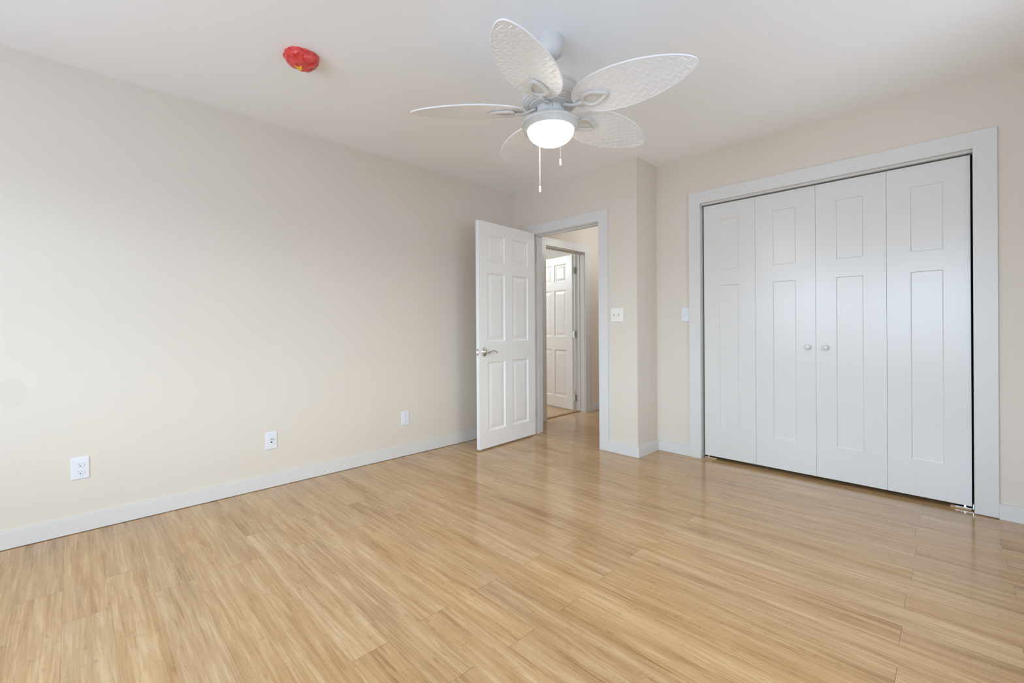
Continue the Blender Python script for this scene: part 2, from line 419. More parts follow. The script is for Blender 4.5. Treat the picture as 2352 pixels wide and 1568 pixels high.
# ------------------------------------------------------------------ trim
def casing(name, bm, label):
    return struct(name, bm, M_trim, label, 'trim')
BV = 0.0015
def u_board(bm, a0, a1, b0, b1, top, headz, pl, fixed0, fixed1, foot1=0.0):
    """mitred casing: outer a0..a1, inner b0..b1 along one axis, between depths fixed0..fixed1 of the other"""
    pts = [(a0, 0), (b0, 0), (b0, headz), (b1, headz), (b1, foot1), (a1, foot1), (a1, top), (a0, top)]
    P = (lambda h, z, d: (h, d, z)) if pl == 'y' else (lambda h, z, d: (d, h, z))
    f0 = [bm.verts.new(P(h, z, fixed0)) for h, z in pts]; f1 = [bm.verts.new(P(h, z, fixed1)) for h, z in pts]
    fa = bm.faces.new(f0); fb = bm.faces.new(f1)
    for k in range(8): bm.faces.new((f0[k], f0[(k + 1) % 8], f1[(k + 1) % 8], f1[k]))
    bmesh.ops.recalc_face_normals(bm, faces=bm.faces)
    es = [e for e in fa.edges] + [e for e in fb.edges]
    bmesh.ops.bevel(bm, geom=es, offset=BV, segments=2, profile=0.5, affect='EDGES')
    return bm
# bedroom door: casing on the room face, jamb lining, stops, casing on the hall face
JT = 0.02
jy0, jy1 = L1 - 0.002, L1 + TH + 0.002
sy0, sy1 = L1 + 0.036, L1 + 0.070       # stop, behind the closed leaf
bm = bmesh.new()
u_board(bm, DX0 - CW - 0.003, DX1 + 0.003 + CW, DX0 - 0.003, DX1 + 0.003, 2.068, DZ + 0.006, 'y', L1 - CT, L1)
b2 = u_board(bmesh.new(), DX0 - CW, DX1 + CW, DX0 - 0.003, DX1 + 0.003, 2.06, DZ + 0.006, 'y', L1 + TH, L1 + TH + CT)
t1 = casing('trim_1', bm, 'flat white casing around the open bedroom doorway')
obj('hall_side_casing', b2, M_trim, t1)
obj('door_jamb', boxes((DX0 - JT, DX0, jy0, jy1, 0, DZ + JT), (DX1, DX1 + JT, jy0, jy1, 0, DZ + JT), (DX0, DX1, jy0, jy1, DZ, DZ + JT)), M_trim, t1)
obj('door_stop', boxes((DX0, DX0 + 0.018, sy0, sy1, 0, DZ), (DX1 - 0.012, DX1, sy0, sy1, 0, DZ), (DX0 + 0.018, DX1 - 0.012, sy0, sy1, DZ - 0.012, DZ)), M_trim, t1)
# closet casing
bm = u_board(bmesh.new(), CX0 - CW, CX1 + CW + 0.004, CX0, CX1, 2.137, CZ, 'y', L2 - CT, L2, 0.005)
t2 = casing('trim_2', bm, 'wide flat white casing framing the closet doors')
obj('closet_jamb', boxes((CX0 - JT, CX0 - 0.001, L2 - 0.001, L2 + TH, 0, CZ + JT), (CX1 + 0.001, CX1 + JT, L2 - 0.001, L2 + TH, 0, CZ + JT), (CX0, CX1, L2 - 0.001, L2 + TH, CZ + 0.004, CZ + JT)), M_trim, t2)
DY = L2 + 0.034                           # closet door front plane
obj('track_fascia', boxes((CX0, CX1, L2 + 0.012, L2 + 0.024, CZ - 0.012, CZ + 0.004), (CX0, CX1, L2 + 0.028, L2 + 0.075, CZ - 0.012, CZ + 0.004)), M_trim, t2)
# hall side door casing
bm = u_board(bmesh.new(), HO0 - CW - 0.004, HO1 + 0.010 + CW, HO0 - 0.004, HO1 + 0.004, 2.08, HZ + 0.004, 'x', HLX, HLX + CT)
t3 = casing('trim_3', bm, 'white casing around the doorway across the hall')
obj('door_jamb', boxes((HLX - 0.14, HLX + 0.001, HO0 - JT, HO0, 0, HZ + JT), (HLX - 0.14, HLX + 0.001, HO1, HO1 + JT, 0, HZ + JT), (HLX - 0.14, HLX + 0.001, HO0, HO1, HZ, HZ + JT)), M_trim, t3)
obj('door_stop', boxes((HLX - 0.10, HLX - 0.068, HO0, HO0 + 0.012, 0, HZ), (HLX - 0.10, HLX - 0.068, HO1 - 0.006, HO1, 0, HZ), (HLX - 0.10, HLX - 0.068, HO0, HO1, HZ - 0.012, HZ)), M_trim, t3)
struct('trim_4', boxes((HLX - 0.105, HLX - 0.065, HO0, HO1, 0.0, 0.007)), paint('brown_threshold_wood', srgb(150, 108, 66), 0.4, 0.0003, var=0.05), 'thin brown wooden threshold strip in the hall doorway', 'trim')

# baseboards
def bb(name, b, label):
    bm = bmesh.new(); box(bm, *b, bevel=0.0012); finish(bm)
    return struct(name, bm, M_trim, label, 'baseboard')
bb('baseboard_left', (0, CT, BACK_Y, L1, 0.003, BB), 'long white baseboard under the three wall sockets')
bb('baseboard_front', (DX1 + 0.003 + CW, EX + CT, L1 - CT, L1, 0, BB), 'short white baseboard right of the bedroom doorway')
bb('baseboard_corner', (EX, EX + CT, L1, L2, 0, BB), 'short white baseboard on the side of the projecting corner')
bb('baseboard_closet_left', (EX + CT, CX0 - CW, L2 - CT, L2, 0.001, BB), 'white baseboard between the projecting corner and the closet')
bb('baseboard_closet_right', (CX1 + CW + 0.004, RIGHT, L2 - CT, L2, 0, BB), 'white baseboard right of the closet')
bb('baseboard_hall_left', (HLX, HLX + CT, HO1 + 0.10, HY1, 0, BB), 'white baseboard in the hall past the far doorway')

# ------------------------------------------------------------------ doors
def panel_slab(wd, ht, th, panels, rings):
    """slab 0..wd x, 0..th y (front faces -y), 0..ht z, panels sunk on both faces; rings=[(inset, depth)...]"""
    bm = bmesh.new()
    xs = sorted({0, wd} | {p[0] for p in panels} | {p[1] for p in panels})
    zs = sorted({0, ht} | {p[2] for p in panels} | {p[3] for p in panels})
    inp = lambda x, z: any(p[0] < x < p[1] and p[2] < z < p[3] for p in panels)
    for side in (0, 1):
        y0 = 0 if side == 0 else th; sg = 1 if side == 0 else -1
        vt = {(x, z): bm.verts.new((x, y0, z)) for x in xs for z in zs}
        for i in range(len(xs) - 1):
            for j in range(len(zs) - 1):
                if inp((xs[i] + xs[i + 1]) / 2, (zs[j] + zs[j + 1]) / 2): continue
                bm.faces.new((vt[xs[i], zs[j]], vt[xs[i + 1], zs[j]], vt[xs[i + 1], zs[j + 1]], vt[xs[i], zs[j + 1]]))
        for (x0, x1, z0, z1) in panels:
            prev = [vt[x0, z0], vt[x1, z0], vt[x1, z1], vt[x0, z1]]
            for (ins, dep) in rings:
                cur = [bm.verts.new((x, y0 + sg * dep, z)) for (x, z) in ((x0 + ins, z0 + ins), (x1 - ins, z0 + ins), (x1 - ins, z1 - ins), (x0 + ins, z1 - ins))]
                for k in range(4): bm.faces.new((prev[k], prev[(k + 1) % 4], cur[(k + 1) % 4], cur[k]))
                prev = cur
            bm.faces.new(prev)
    box_edges = []
    def strip(pts0, pts1):
        for a in range(len(pts0) - 1): bm.faces.new((pts0[a], pts0[a + 1], pts1[a + 1], pts1[a]))
    bm.verts.ensure_lookup_table()
    def fv(x, y, z):
        return min(bm.verts, key=lambda v: (v.co - Vector((x, y, z))).length)
    for x in (0, wd): strip([fv(x, 0, z) for z in zs], [fv(x, th, z) for z in zs])
    for z in (0, ht): strip([fv(x, 0, z) for x in xs], [fv(x, th, z) for x in xs])
    return finish(bm)

def six_panels(wd):
    m = (wd - 0.092 - 0.18) / 2 ; a0, a1 = 0.105, 0.105 + 0.225; b1 = wd - 0.105; b0 = b1 - 0.225
    out = []
    for (z0, z1) in ((0.145, 0.750), (0.925, 1.528), (1.630, 1.864)):
        out += [(a0, a1, z0, z1), (b0, b1, z0, z1)]
    return out
RAISED = [(0.009, 0.0085), (0.016, 0.0095), (0.022, 0.0095), (0.050, 0.0035)]
DW, DH, DT = 0.762, 1.972, 0.035

def lever_set(parent):
    """rosette on the front face (facing -y) with a curved lever that points to +x"""
    h = empty('door_handle'); h.parent = parent; h.location = (0.060, 0.0, 0.838)
    bm = bmesh.new()
    lathe(bm, [(0, 0.0), (0.034, 0.0), (0.036, 0.002), (0.034, 0.005), (0.029, 0.006), (0.027, 0.0085), (0.019, 0.010), (0.0155, 0.015), (0.0105, 0.018), (0.0095, 0.040), (0.012, 0.044), (0.012, 0.052), (0.008, 0.056), (0, 0.057)], 40,
          Matrix.Rotation(PI / 2, 4, 'X'))
    bmesh.ops.scale(bm, vec=(0.80, 1, 1.08), verts=[v for v in bm.verts if v.co.y > -0.014])
    obj('rosette', finish(bm), M_nickel, h, angle=40)
    pts, rd = [], []
    for k in range(25):
        t = k / 24
        pts.append((0.004 + 0.112 * t, -0.047 - 0.006 * math.sin(PI * t), -0.004 + 0.017 * math.sin(PI * 1.25 * t - 0.45) * (0.4 + 0.8 * t)))
        rd.append(0.0085 - 0.0040 * t + 0.0015 * math.exp(-((t - 1) / 0.08) ** 2))
    bm = bmesh.new(); tube(bm, pts, rd, 14, flat=0.8)
    obj('lever', finish(bm), M_nickel, h, angle=50)
    return h

def hinge(parent, x, y, z, dirs):
    """butt hinge; dirs = unit vectors of its two leaves seen from the pin"""
    bm = bmesh.new()
    for k in range(5):
        lathe(bm, [(0, -0.0085), (0.0055, -0.0085), (0.0055, 0.0085), (0, 0.0085)], 14, Matrix.Translation((x, y, z - 0.036 + 0.018 * k)))
    for (dx, dy) in dirs:
        nx, ny = -dy, dx
        c = [(0.003, -0.0012), (0.036, -0.0012), (0.036, 0.0012), (0.003, 0.0012)]
        vs = []
        for zz in (z - 0.044, z + 0.044):
            vs.append([bm.verts.new((x + dx * a + nx * b_, y + dy * a + ny * b_, zz)) for a, b_ in c])
        bm.faces.new(vs[0]); bm.faces.new(vs[1])
        for k in range(4): bm.faces.new((vs[0][k], vs[0][(k + 1) % 4], vs[1][(k + 1) % 4], vs[1][k]))
    o = obj('hinge', finish(bm), M_nickel, parent, angle=40)
    bm = bmesh.new()
    for (dx, dy) in dirs:
        for zz in (-0.032, -0.011, 0.011, 0.032):
            c = Vector((x + dx * (0.013 if abs(zz) < 0.02 else 0.027), y + dy * (0.013 if abs(zz) < 0.02 else 0.027), z + zz))
            nrm = Vector((-dy, dx, 0))
            for sgn in (-1, 1):
                M_ = Matrix.Translation(c + nrm * 0.0011 * sgn) @ nrm.to_track_quat('Z', 'Y').to_matrix().to_4x4()
                lathe(bm, [(0, -0.0006), (0.0034, -0.0006), (0.0034, 0.0006), (0, 0.0006)], 10, M_)
    obj('hinge_screw', finish(bm), M_slot, o)
    return o

# door_1: bedroom leaf, swung into the room.  local +x runs from its free edge to the hinge edge
A = Vector((0.360, 2.480)); B = Vector((0.3120, 3.238))
d1 = empty('door_1', (A.x, A.y, 0.012), math.atan2((B - A).y, (B - A).x))
tag(d1, 'white six-panel bedroom door standing open with a lever handle', 'door', kind='structure')
# front face (-y local) looks towards +x world
obj('door_leaf', panel_slab(DW, DH, DT, six_panels(DW), RAISED), M_door, d1)
lever_set(d1)
obj('latch_plate', boxes((-0.0012, 0.0006, 0.006, 0.029, 0.838 - 0.029, 0.838 + 0.029), bevel=0.0), M_nickel, d1)
bm = bmesh.new()
vs = [bm.verts.new(c) for c in ((-0.001, 0.010, 0.830), (-0.001, 0.024, 0.830), (-0.011, 0.024, 0.830), (-0.001, 0.010, 0.847), (-0.001, 0.024, 0.847), (-0.011, 0.024, 0.847))]
for q in ((0, 1, 2), (3, 5, 4), (0, 3, 4, 1), (1, 4, 5, 2), (0, 2, 5, 3)): bm.faces.new([vs[i] for i in q])
obj('latch_bolt', finish(bm), M_nickel, d1)
for z in (0.19, 0.97, 1.77):
    hinge(d1, DW + 0.004, DT + 0.004, z, [(0, -1), (1, 0)])

# door_4: leaf across the hall, folded back into the side room
px, py = HLX - 0.148, HO1 - 0.004
d4 = empty('door_4', (px - 0.004, py, 0.016), PI + math.radians(-8))
tag(d4, 'white six-panel door standing open in the room across the hall', 'door', kind='structure')
lf = panel_slab(DW - 0.05, 1.962, DT, six_panels(DW - 0.05), RAISED)
for v in lf.verts: v.co.y += 0.004
obj('door_leaf', lf, M_door, d4)
for z in (0.150, 0.955, 1.765):
    a = math.radians(8)
    hinge(d4, 0.0, -0.001, z, [(0, 1), (-math.cos(a), math.sin(a))])

# closet: two bifold pairs
seams = [1.8045, 2.183, 2.5615, 2.936, 3.3035]
SHAKER = [(0.0035, 0.0050), (0.0055, 0.0055)]
ZB, ZT = 0.026, 2.022
def bifold(name, xa, xb, xc, knob_x, bracket_x, label):
    root = empty(name, (xa, DY, ZB)); tag(root, label, 'closet door', kind='structure')
    for (x0, x1) in ((xa, xb), (xb, xc)):
        wd = x1 - x0 - 0.0014
        s0 = (wd - 0.143) / 2
        o = obj('door_leaf', panel_slab(wd, ZT - ZB, 0.034, [(s0, s0 + 0.143, 0.218, 1.356), (s0, s0 + 0.143, 1.477, 1.870)], SHAKER), M_closet, root)
        o.location = (x0 - xa + 0.0007, 0, 0)
    bm = bmesh.new()
    lathe(bm, [(0, 0.030), (0.010, 0.0295), (0.0165, 0.026), (0.0185, 0.020), (0.0165, 0.0145), (0.010, 0.010), (0.008, 0.006), (0.010, 0.0), (0, 0)], 32, Matrix.Rotation(PI / 2, 4, 'X'))
    o = obj('knob', finish(bm), M_closet, root, smooth=True); o.location = (knob_x - xa, 0, 0.911 - ZB)
    sgn = 1 if bracket_x < 2.5 else -1
    bm = bmesh.new()
    box(bm, min(0, sgn * 0.075), max(0, sgn * 0.075), 0.006, 0.030, -0.016, -0.0135)
    box(bm, min(0, sgn * 0.003), max(0, sgn * 0.003), 0.006, 0.030, -0.0135, 0.012)
    box(bm, sgn * 0.035 - 0.004, sgn * 0.035 + 0.004, 0.014, 0.022, -0.0135, 0.0)
    o = obj('pivot_bracket', finish(bm), M_zinc, root); o.location = (bracket_x - xa, 0, 0)
    o2 = obj('shim', boxes((min(0.01 * sgn, sgn * 0.095), max(0.01 * sgn, sgn * 0.095), 0.006, 0.032, -0.0255, -0.0162)), M_wood, root); o2.location = (bracket_x - xa, 0, 0)
    return root
bifold('door_2', seams[0], seams[1], seams[2], 2.515, CX0 + 0.002, 'left pair of white bifold closet doors with a round knob')
bifold('door_3', seams[2], seams[3], seams[4], 2.618, CX1 - 0.002, 'right pair of white bifold closet doors with a round knob')

# ------------------------------------------------------------------ wall plates
def rot_to(normal):
    """local plate space: x right, z up, +(-y) out of the wall -> world z-rotation"""
    return {'+x': PI / 2, '-y': 0.0}[normal]

def plate_mesh(wd, ht, th=0.0055, b=0.0045):
    bm = bmesh.new()
    def rect(ix, y): return [bm.verts.new((sx_ * (wd / 2 - ix), y, sz_ * (ht / 2 - ix))) for sx_, sz_ in ((-1, -1), (1, -1), (1, 1), (-1, 1))]
    rs = [rect(0, 0), rect(0, -th * 0.35), rect(b * 0.5, -th * 0.85), rect(b, -th)]
    for a, c in zip(rs, rs[1:]):
        for k in range(4): bm.faces.new((a[k], a[(k + 1) % 4], c[(k + 1) % 4], c[k]))
    bm.faces.new(rs[-1]); bm.faces.new(rs[0][::-1])
    return finish(bm)

def disc(name, parent, x, z, y, rad, depth, mat, n=20, sx_=1.0):
    bm = bmesh.new()
    lathe(bm, [(0, -0.0005), (rad, -0.0005), (rad, depth * 0.7), (rad * 0.8, depth), (0, depth)], n, Matrix.Rotation(PI / 2, 4, 'X'))
    bmesh.ops.scale(bm, vec=(sx_, 1, 1), verts=bm.verts)
    o = obj(name, finish(bm), mat, parent, angle=35); o.location = (x, y, z); return o

def outlet(loc, normal, label):
    root = empty('wall_outlet', loc, rot_to(normal)); tag(root, label, 'outlet', 'duplex outlets on the left wall')
    obj('cover_plate', plate_mesh(0.071, 0.115), M_plate, root)
    for s in (-1, 1):
        # rounded receptacle face
        bm = bmesh.new(); pts = []
        for k in range(40):
            a = 2 * PI * k / 40
            x = 0.0172 * math.cos(a); z = max(-0.0142, min(0.0142, 0.0172 * math.sin(a)))
            pts.append((x, z))
        r0 = [bm.verts.new((x, -0.0050, z)) for x, z in pts]; r1 = [bm.verts.new((x, -0.0072, z)) for x, z in pts]; r2 = [bm.verts.new((x * 0.95, -0.0080, z * 0.95)) for x, z in pts]
        for a, c in ((r0, r1), (r1, r2)):
            for k in range(40): bm.faces.new((a[k], a[(k + 1) % 40], c[(k + 1) % 40], c[k]))
        bm.faces.new(r2); bm.faces.new(r0[::-1])
        rc = obj('receptacle', finish(bm), M_plate, root); rc.location = (0, 0, s * 0.0195)
        bm = boxes((-0.0073, -0.0053, -0.0083, -0.0070, -0.0005, 0.0085), (0.0053, 0.0073, -0.0083, -0.0070, 0.0005, 0.0075))
        obj('slot', bm, M_slot, rc)
        disc('ground_hole', rc, 0, -0.0072, -0.0072, 0.0027, 0.0011, M_hole, 14)
    disc('screw', root, 0, 0, -0.0053, 0.0030, 0.0012, M_plate)
    return root

outlet((0, 0.031, 0.334), '+x', 'white duplex outlet low on the left wall, nearest of the three plates')
outlet((0, 1.974, 0.310), '+x', 'white duplex outlet low on the left wall, closest to the door')

jk = empty('wall_jack', (0, 0.951, 0.311), rot_to('+x'))
tag(jk, 'white plate with a metal coax connector and a phone socket', 'wall jack')
obj('cover_plate', plate_mesh(0.072, 0.115), M_plate, jk)
for z in (-0.041, 0.041): disc('screw', jk, 0, z, -0.0053, 0.0031, 0.0013, M_plate)
bm = bmesh.new()
lathe(bm, [(0, 0), (0.0062, 0), (0.0062, 0.003), (0.0048, 0.003), (0.0048, 0.015), (0.0030, 0.015), (0.0026, 0.010), (0, 0.010)], 24, Matrix.Rotation(PI / 2, 4, 'X'))
o = obj('coax_connector', finish(bm), M_nickel, jk, angle=35); o.location = (0, -0.0054, 0.011)
bm = bmesh.new()
vs = [(-0.0055, 0.004), (-0.0055, -0.001), (-0.003, -0.0045), (0.003, -0.0045), (0.0055, -0.001), (0.0055, 0.004)]
a = [bm.verts.new((x, -0.0048, z)) for x, z in vs]; c = [bm.verts.new((x, -0.0060, z)) for x, z in vs]
for k in range(6): bm.faces.new((a[k], a[(k + 1) % 6], c[(k + 1) % 6], c[k]))
bm.faces.new(c); bm.faces.new(a[::-1])
o = obj('phone_socket', finish(bm), M_hole, jk); o.location = (0, 0, -0.010)

def switch(loc, normal, gangs, mat, tmat, label):
    root = empty('light_switch', loc, rot_to(normal)); tag(root, label, 'light switch')
    wd = 0.070 if gangs == 1 else 0.114
    obj('cover_plate', plate_mesh(wd, 0.115), mat, root)
    for g in range(gangs):
        x = 0 if gangs == 1 else (-0.023 + 0.046 * g)
        up_ = 1 if g == 0 else -1
        bm = bmesh.new()
        box(bm, x - 0.0053, x + 0.0053, -0.0066, -0.0050, -0.0122, 0.0122)
        obj('toggle_slot', finish(bm), tmat, root)
        bm = bmesh.new()
        p = [(-0.006, -0.0062), (-0.006 + up_ * 0.004, -0.0165), (0.006 + up_ * 0.0045, -0.0165), (0.006, -0.0062)]
        a = [bm.verts.new((x - 0.0042, y, z)) for z, y in p]; c = [bm.verts.new((x + 0.0042, y, z)) for z, y in p]
        for k in range(4): bm.faces.new((a[k], a[(k + 1) % 4], c[(k + 1) % 4], c[k]))
        bm.faces.new(a[::-1]); bm.faces.new(c)
        obj('toggle', finish(bm), tmat, root)
        for z in (-0.030, 0.030): 
            disc('screw', root, x, z, -0.0053, 0.0028, 0.0011, mat)
    return root
switch((1.2235, L1, 1.160), '-y', 2, M_ivory, M_tog, 'ivory double light switch beside the bedroom doorway')
switch((1.6685, L2, 1.1575), '-y', 1, M_plate, M_plate, 'white single light switch against the closet casing')

# ------------------------------------------------------------------ ceiling fan
FX, FY = 1.8788, 1.6416
fan = empty('ceiling_fan', (FX, FY, H)); tag(fan, 'white five-blade ceiling fan with woven blades and a lit glass bowl', 'ceiling fan')
zz = lambda z: z - H
bm = bmesh.new()
lathe(bm, [(0, 0), (0.066, 0), (0.0665, zz(2.432)), (0.0655, zz(2.420)), (0.0655, zz(2.400)), (0.062, zz(2.381)), (0.053, zz(2.364)), (0.040, zz(2.353)), (0.026, zz(2.348)), (0, zz(2.348))], 56)
obj('canopy', finish(bm), M_fan, fan, angle=40)
bm = bmesh.new()
for ang, z0_, z1_, wd_ in ((-141, 2.432, 2.415, 0.0045), (-152, 2.424, 2.414, 0.0020)):
    b_ = bmesh.new(); box(b_, 0.0640, 0.0672, -wd_, wd_, zz(z1_), zz(z0_))
    bmesh.ops.rotate(b_, cent=(0, 0, 0), matrix=Matrix.Rotation(math.radians(ang), 3, 'Z'), verts=b_.verts)
    tmp = bpy.data.meshes.new('tmp'); b_.to_mesh(tmp); b_.free(); bm.from_mesh(tmp); bpy.data.meshes.remove(tmp)
obj('canopy_screw_slot', finish(bm), M_hole, fan)
bm = bmesh.new(); lathe(bm, [(0.0125, zz(2.349)), (0.0125, zz(2.225))], 24); lathe(bm, [(0.0126, zz(2.245)), (0.028, zz(2.243)), (0.030, zz(2.225)), (0.036, zz(2.215))], 32)
obj('downrod', finish(bm), M_fan, fan, angle=40)
bm = bmesh.new(); box(bm, -0.012, 0.012, -0.017, 0.017, zz(2.352), zz(2.336))
obj('hanger_ball_socket', finish(bm), M_hole, fan)
bm = bmesh.new()
lathe(bm, [(0, zz(2.224)), (0.075, zz(2.224)), (0.112, zz(2.220)), (0.130, zz(2.211)), (0.136, zz(2.198)), (0.1365, zz(2.188)), (0.1345, zz(2.1865)), (0.1345, zz(2.1845)), (0.1365, zz(2.183)),
           (0.1365, zz(2.150)), (0.1345, zz(2.1485)), (0.1345, zz(2.1465)), (0.136, zz(2.145)), (0.132, zz(2.132)), (0.126, zz(2.129)), (0.124, zz(2.123)), (0.110, zz(2.116)), (0.104, zz(2.117)), (0.100, zz(2.112)), (0.074, zz(2.108)), (0, zz(2.108))], 72)
obj('motor_housing', finish(bm), M_fan, fan, angle=28)
bm = bmesh.new()
lathe(bm, [(0, zz(2.109)), (0.066, zz(2.109)), (0.066, zz(2.083)), (0.063, zz(2.082)), (0.063, zz(2.0785)), (0.066, zz(2.078)), (0.067, zz(2.066)), (0, zz(2.066))], 56)
sh_ = obj('switch_housing', finish(bm), M_fan, fan, angle=30)
bm = bmesh.new(); box(bm, 0.0655, 0.0667, -0.0006, 0.0006, zz(2.106), zz(2.085)); bmesh.ops.rotate(bm, cent=(0, 0, 0), matrix=Matrix.Rotation(math.radians(-42), 3, 'Z'), verts=bm.verts)
obj('housing_seam', finish(bm), M_hole, sh_)
# light kit
bm = bmesh.new()
lathe(bm, [(0.060, zz(2.068)), (0.070, zz(2.066)), (0.096, zz(2.060)), (0.120, zz(2.050)), (0.134, zz(2.038)), (0.1385, zz(2.029)), (0.1385, zz(2.0255)), (0.136, zz(2.024)), (0.134, zz(2.0275))], 72)
obj('light_pan', finish(bm), M_fan, fan, angle=45)
# pierced lattice band sloping from the rim to the glass
bm = bmesh.new(); NB, NR = 288, 14
rr0, rr1, z0_, z1_ = 0.1348, 0.1115, zz(2.0272), zz(2.0035)
def lat(k, j, dz=0.0):
    a = 2 * PI * k / NB; t = j / NR; rad = rr0 + (rr1 - rr0) * t
    return (rad * math.cos(a), rad * math.sin(a), z0_ + (z1_ - z0_) * t + dz)
g = [[bm.verts.new(lat(k, j, 0.0022 - 0.0050 * max(abs(math.cos(PI * (k + j) / 4)), abs(math.cos(PI * (k - j) / 4))) ** 3 if 0 < j < NR else 0.0)) for k in range(NB)] for j in range(NR + 1)]
for j in range(NR):
    for k in range(NB): bm.faces.new((g[j][k], g[j][(k + 1) % NB], g[j + 1][(k + 1) % NB], g[j + 1][k]))
obj('lattice_band', finish(bm), M_fan, fan)
mg, ntg, bg = mat_new('lit_opal_glass')
bg.inputs['Base Color'].default_value = (0.9, 0.89, 0.86, 1); bg.inputs['Roughness'].default_value = 0.22
bg.inputs['Emission Color'].default_value = (1.0, 0.96, 0.89, 1)
tg = N(ntg, 'ShaderNodeTexCoord'); sg_ = N(ntg, 'ShaderNodeSeparateXYZ'); ntg.links.new(tg.outputs['Object'], sg_.inputs[0])
mg_ = N(ntg, 'ShaderNodeMapRange'); mg_.interpolation_type = 'SMOOTHSTEP'      # bulbs sit low in the bowl
ntg.links.new(sg_.outputs['Z'], mg_.inputs[0]); mg_.inputs[1].default_value = zz(2.000); mg_.inputs[2].default_value = zz(1.955)
mg_.inputs[3].default_value = 1.30; mg_.inputs[4].default_value = LAMP_GLOW
ntg.links.new(mg_.outputs[0], bg.inputs['Emission Strength'])
bm = bmesh.new(); pr = []
for k in range(22):
    a = PI / 2 * k / 21
    pr.append((0.1125 * math.cos(a) ** 1.05 if k < 21 else 0.0, zz(2.0045) - 0.074 * math.sin(a)))
lathe(bm, [(0.106, zz(2.0075))] + pr, 64)
obj('lamp_bowl', finish(bm), mg, fan, smooth=True)

# blades
R0, R1, WD, PA, PB, PITCH_B, ZBL = 0.1274, 0.6752, 0.131, 0.7764, 0.5339, -0.2103, 2.0985
def blade_mesh():
    NU, NV = 260, 96
    bm = bmesh.new(); grid = []
    def halfw(s): return WD * max(0.0, math.sin(PI * s ** PA)) ** PB
    per, stp, amp = 0.046, 0.038, 0.026
    for i in range(NU + 1):
        s = (1 - math.cos(PI * i / NU)) / 2
        rad = R0 + (R1 - R0) * s; hw = max(halfw(s), 1e-4); rowv = []
        for j in range(NV + 1):
            q = -1 + 2 * j / NV; v = hw * q
            edge = hw * (1 - abs(q)) * min(1, 1.0)
            edge = min(edge, (1 - s) * 0.5, s * 0.5)
            # woven strips: a zig-zag step repeats across the blade
            t = (rad / per) % 1.0
            zig = amp * (t / 0.58 if t < 0.58 else (1 - t) / 0.42)
            fr = ((v + zig - 0.010 * (rad / per)) / stp) % 1.0
            fr2 = (t / 0.58) % 1.0 if t < 0.58 else ((t - 0.58) / 0.42)
            h = 0.0023 * (1 - fr) + 0.0008 * math.sin(PI * fr2)
            m = min(1.0, max(0.0, (abs(v) - 0.006) / 0.004))           # plain midrib
            h = h * m + 0.0014 * (1 - m)
            k = min(1.0, max(0.0, (edge - 0.0035) / 0.0015))              # raised rim
            h = h * k + 0.0026 * (1 - k)
            h *= min(1.0, max(0.0, (edge) / 0.0015))
            rowv.append((rad, v, -h - 0.0022))
        grid.append(rowv)
    vb = [[bm.verts.new(c) for c in rw] for rw in grid]
    vt = [[bm.verts.new((c[0], c[1], 0.0006)) for c in rw] for rw in grid]
    for i in range(NU):
        for j in range(NV):
            bm.faces.new((vb[i][j], vb[i][j + 1], vb[i + 1][j + 1], vb[i + 1][j]))
            if i % 1 == 0: bm.faces.new((vt[i][j], vt[i + 1][j], vt[i + 1][j + 1], vt[i][j + 1]))
    for i in range(NU):
        bm.faces.new((vb[i][0], vb[i + 1][0], vt[i + 1][0], vt[i][0])); bm.faces.new((vb[i][NV], vt[i][NV], vt[i + 1][NV], vb[i + 1][NV]))
    for i in (0, NU):
        for j in range(NV):
            bm.faces.new((vb[i][j], vb[i][j + 1], vt[i][j + 1], vt[i][j]))
    bmesh.ops.remove_doubles(bm, verts=bm.verts, dist=0.00012)
    bmesh.ops.recalc_face_normals(bm, faces=bm.faces)
    return bm
def iron_mesh():
    bm = bmesh.new(); pts = []; rd = []
    for k in range(40):
        a = 2 * PI * k / 40
        cx = math.cos(a); x = 0.232 + 0.056 * cx; y = 0.036 * math.sin(a) * (1 - 0.42 * cx)
        pts.append((x, y, -0.0105)); rd.append(0.0105)
    tube(bm, pts, rd, 12, closed=True, flat=0.75)
    c = [bm.verts.new((0.232 + 0.050 * math.cos(2 * PI * k / 40), 0.031 * math.sin(2 * PI * k / 40) * (1 - 0.42 * math.cos(2 * PI * k / 40)), -0.0075)) for k in range(40)]
    bm.faces.new(c)
    return finish(bm)
def arm_mesh():
    bm = bmesh.new()
    pts = [(0.070, 0, 0.0065), (0.086, 0, 0.004), (0.105, 0, -0.006), (0.128, 0, -0.014), (0.152, 0, -0.015), (0.178, 0, -0.0125)]
    tube(bm, pts, [0.013, 0.012, 0.0105, 0.0100, 0.011, 0.013], 12, flat=0.6)
    return finish(bm)
bl0 = None
for k in range(5):
    th = math.radians(8.51 + 72 * k)
    if bl0 is None:
        b_ = obj('blade', blade_mesh(), M_blade, fan, angle=50)
        ir = obj('blade_iron', iron_mesh(), M_fan, b_, smooth=True)
        ar = obj('arm', arm_mesh(), M_fan, b_, smooth=True)
        bl0 = (b_, ir, ar)
    else:
        b_ = bl0[0].copy(); COL.objects.link(b_); b_.parent = fan
        for s_ in bl0[1:]:
            c = s_.copy(); COL.objects.link(c); c.parent = b_
    b_.matrix_local = Matrix.Translation((0, 0, zz(ZBL))) @ Matrix.Rotation(th, 4, 'Z') @ Matrix.Rotation(PITCH_B, 4, 'X')

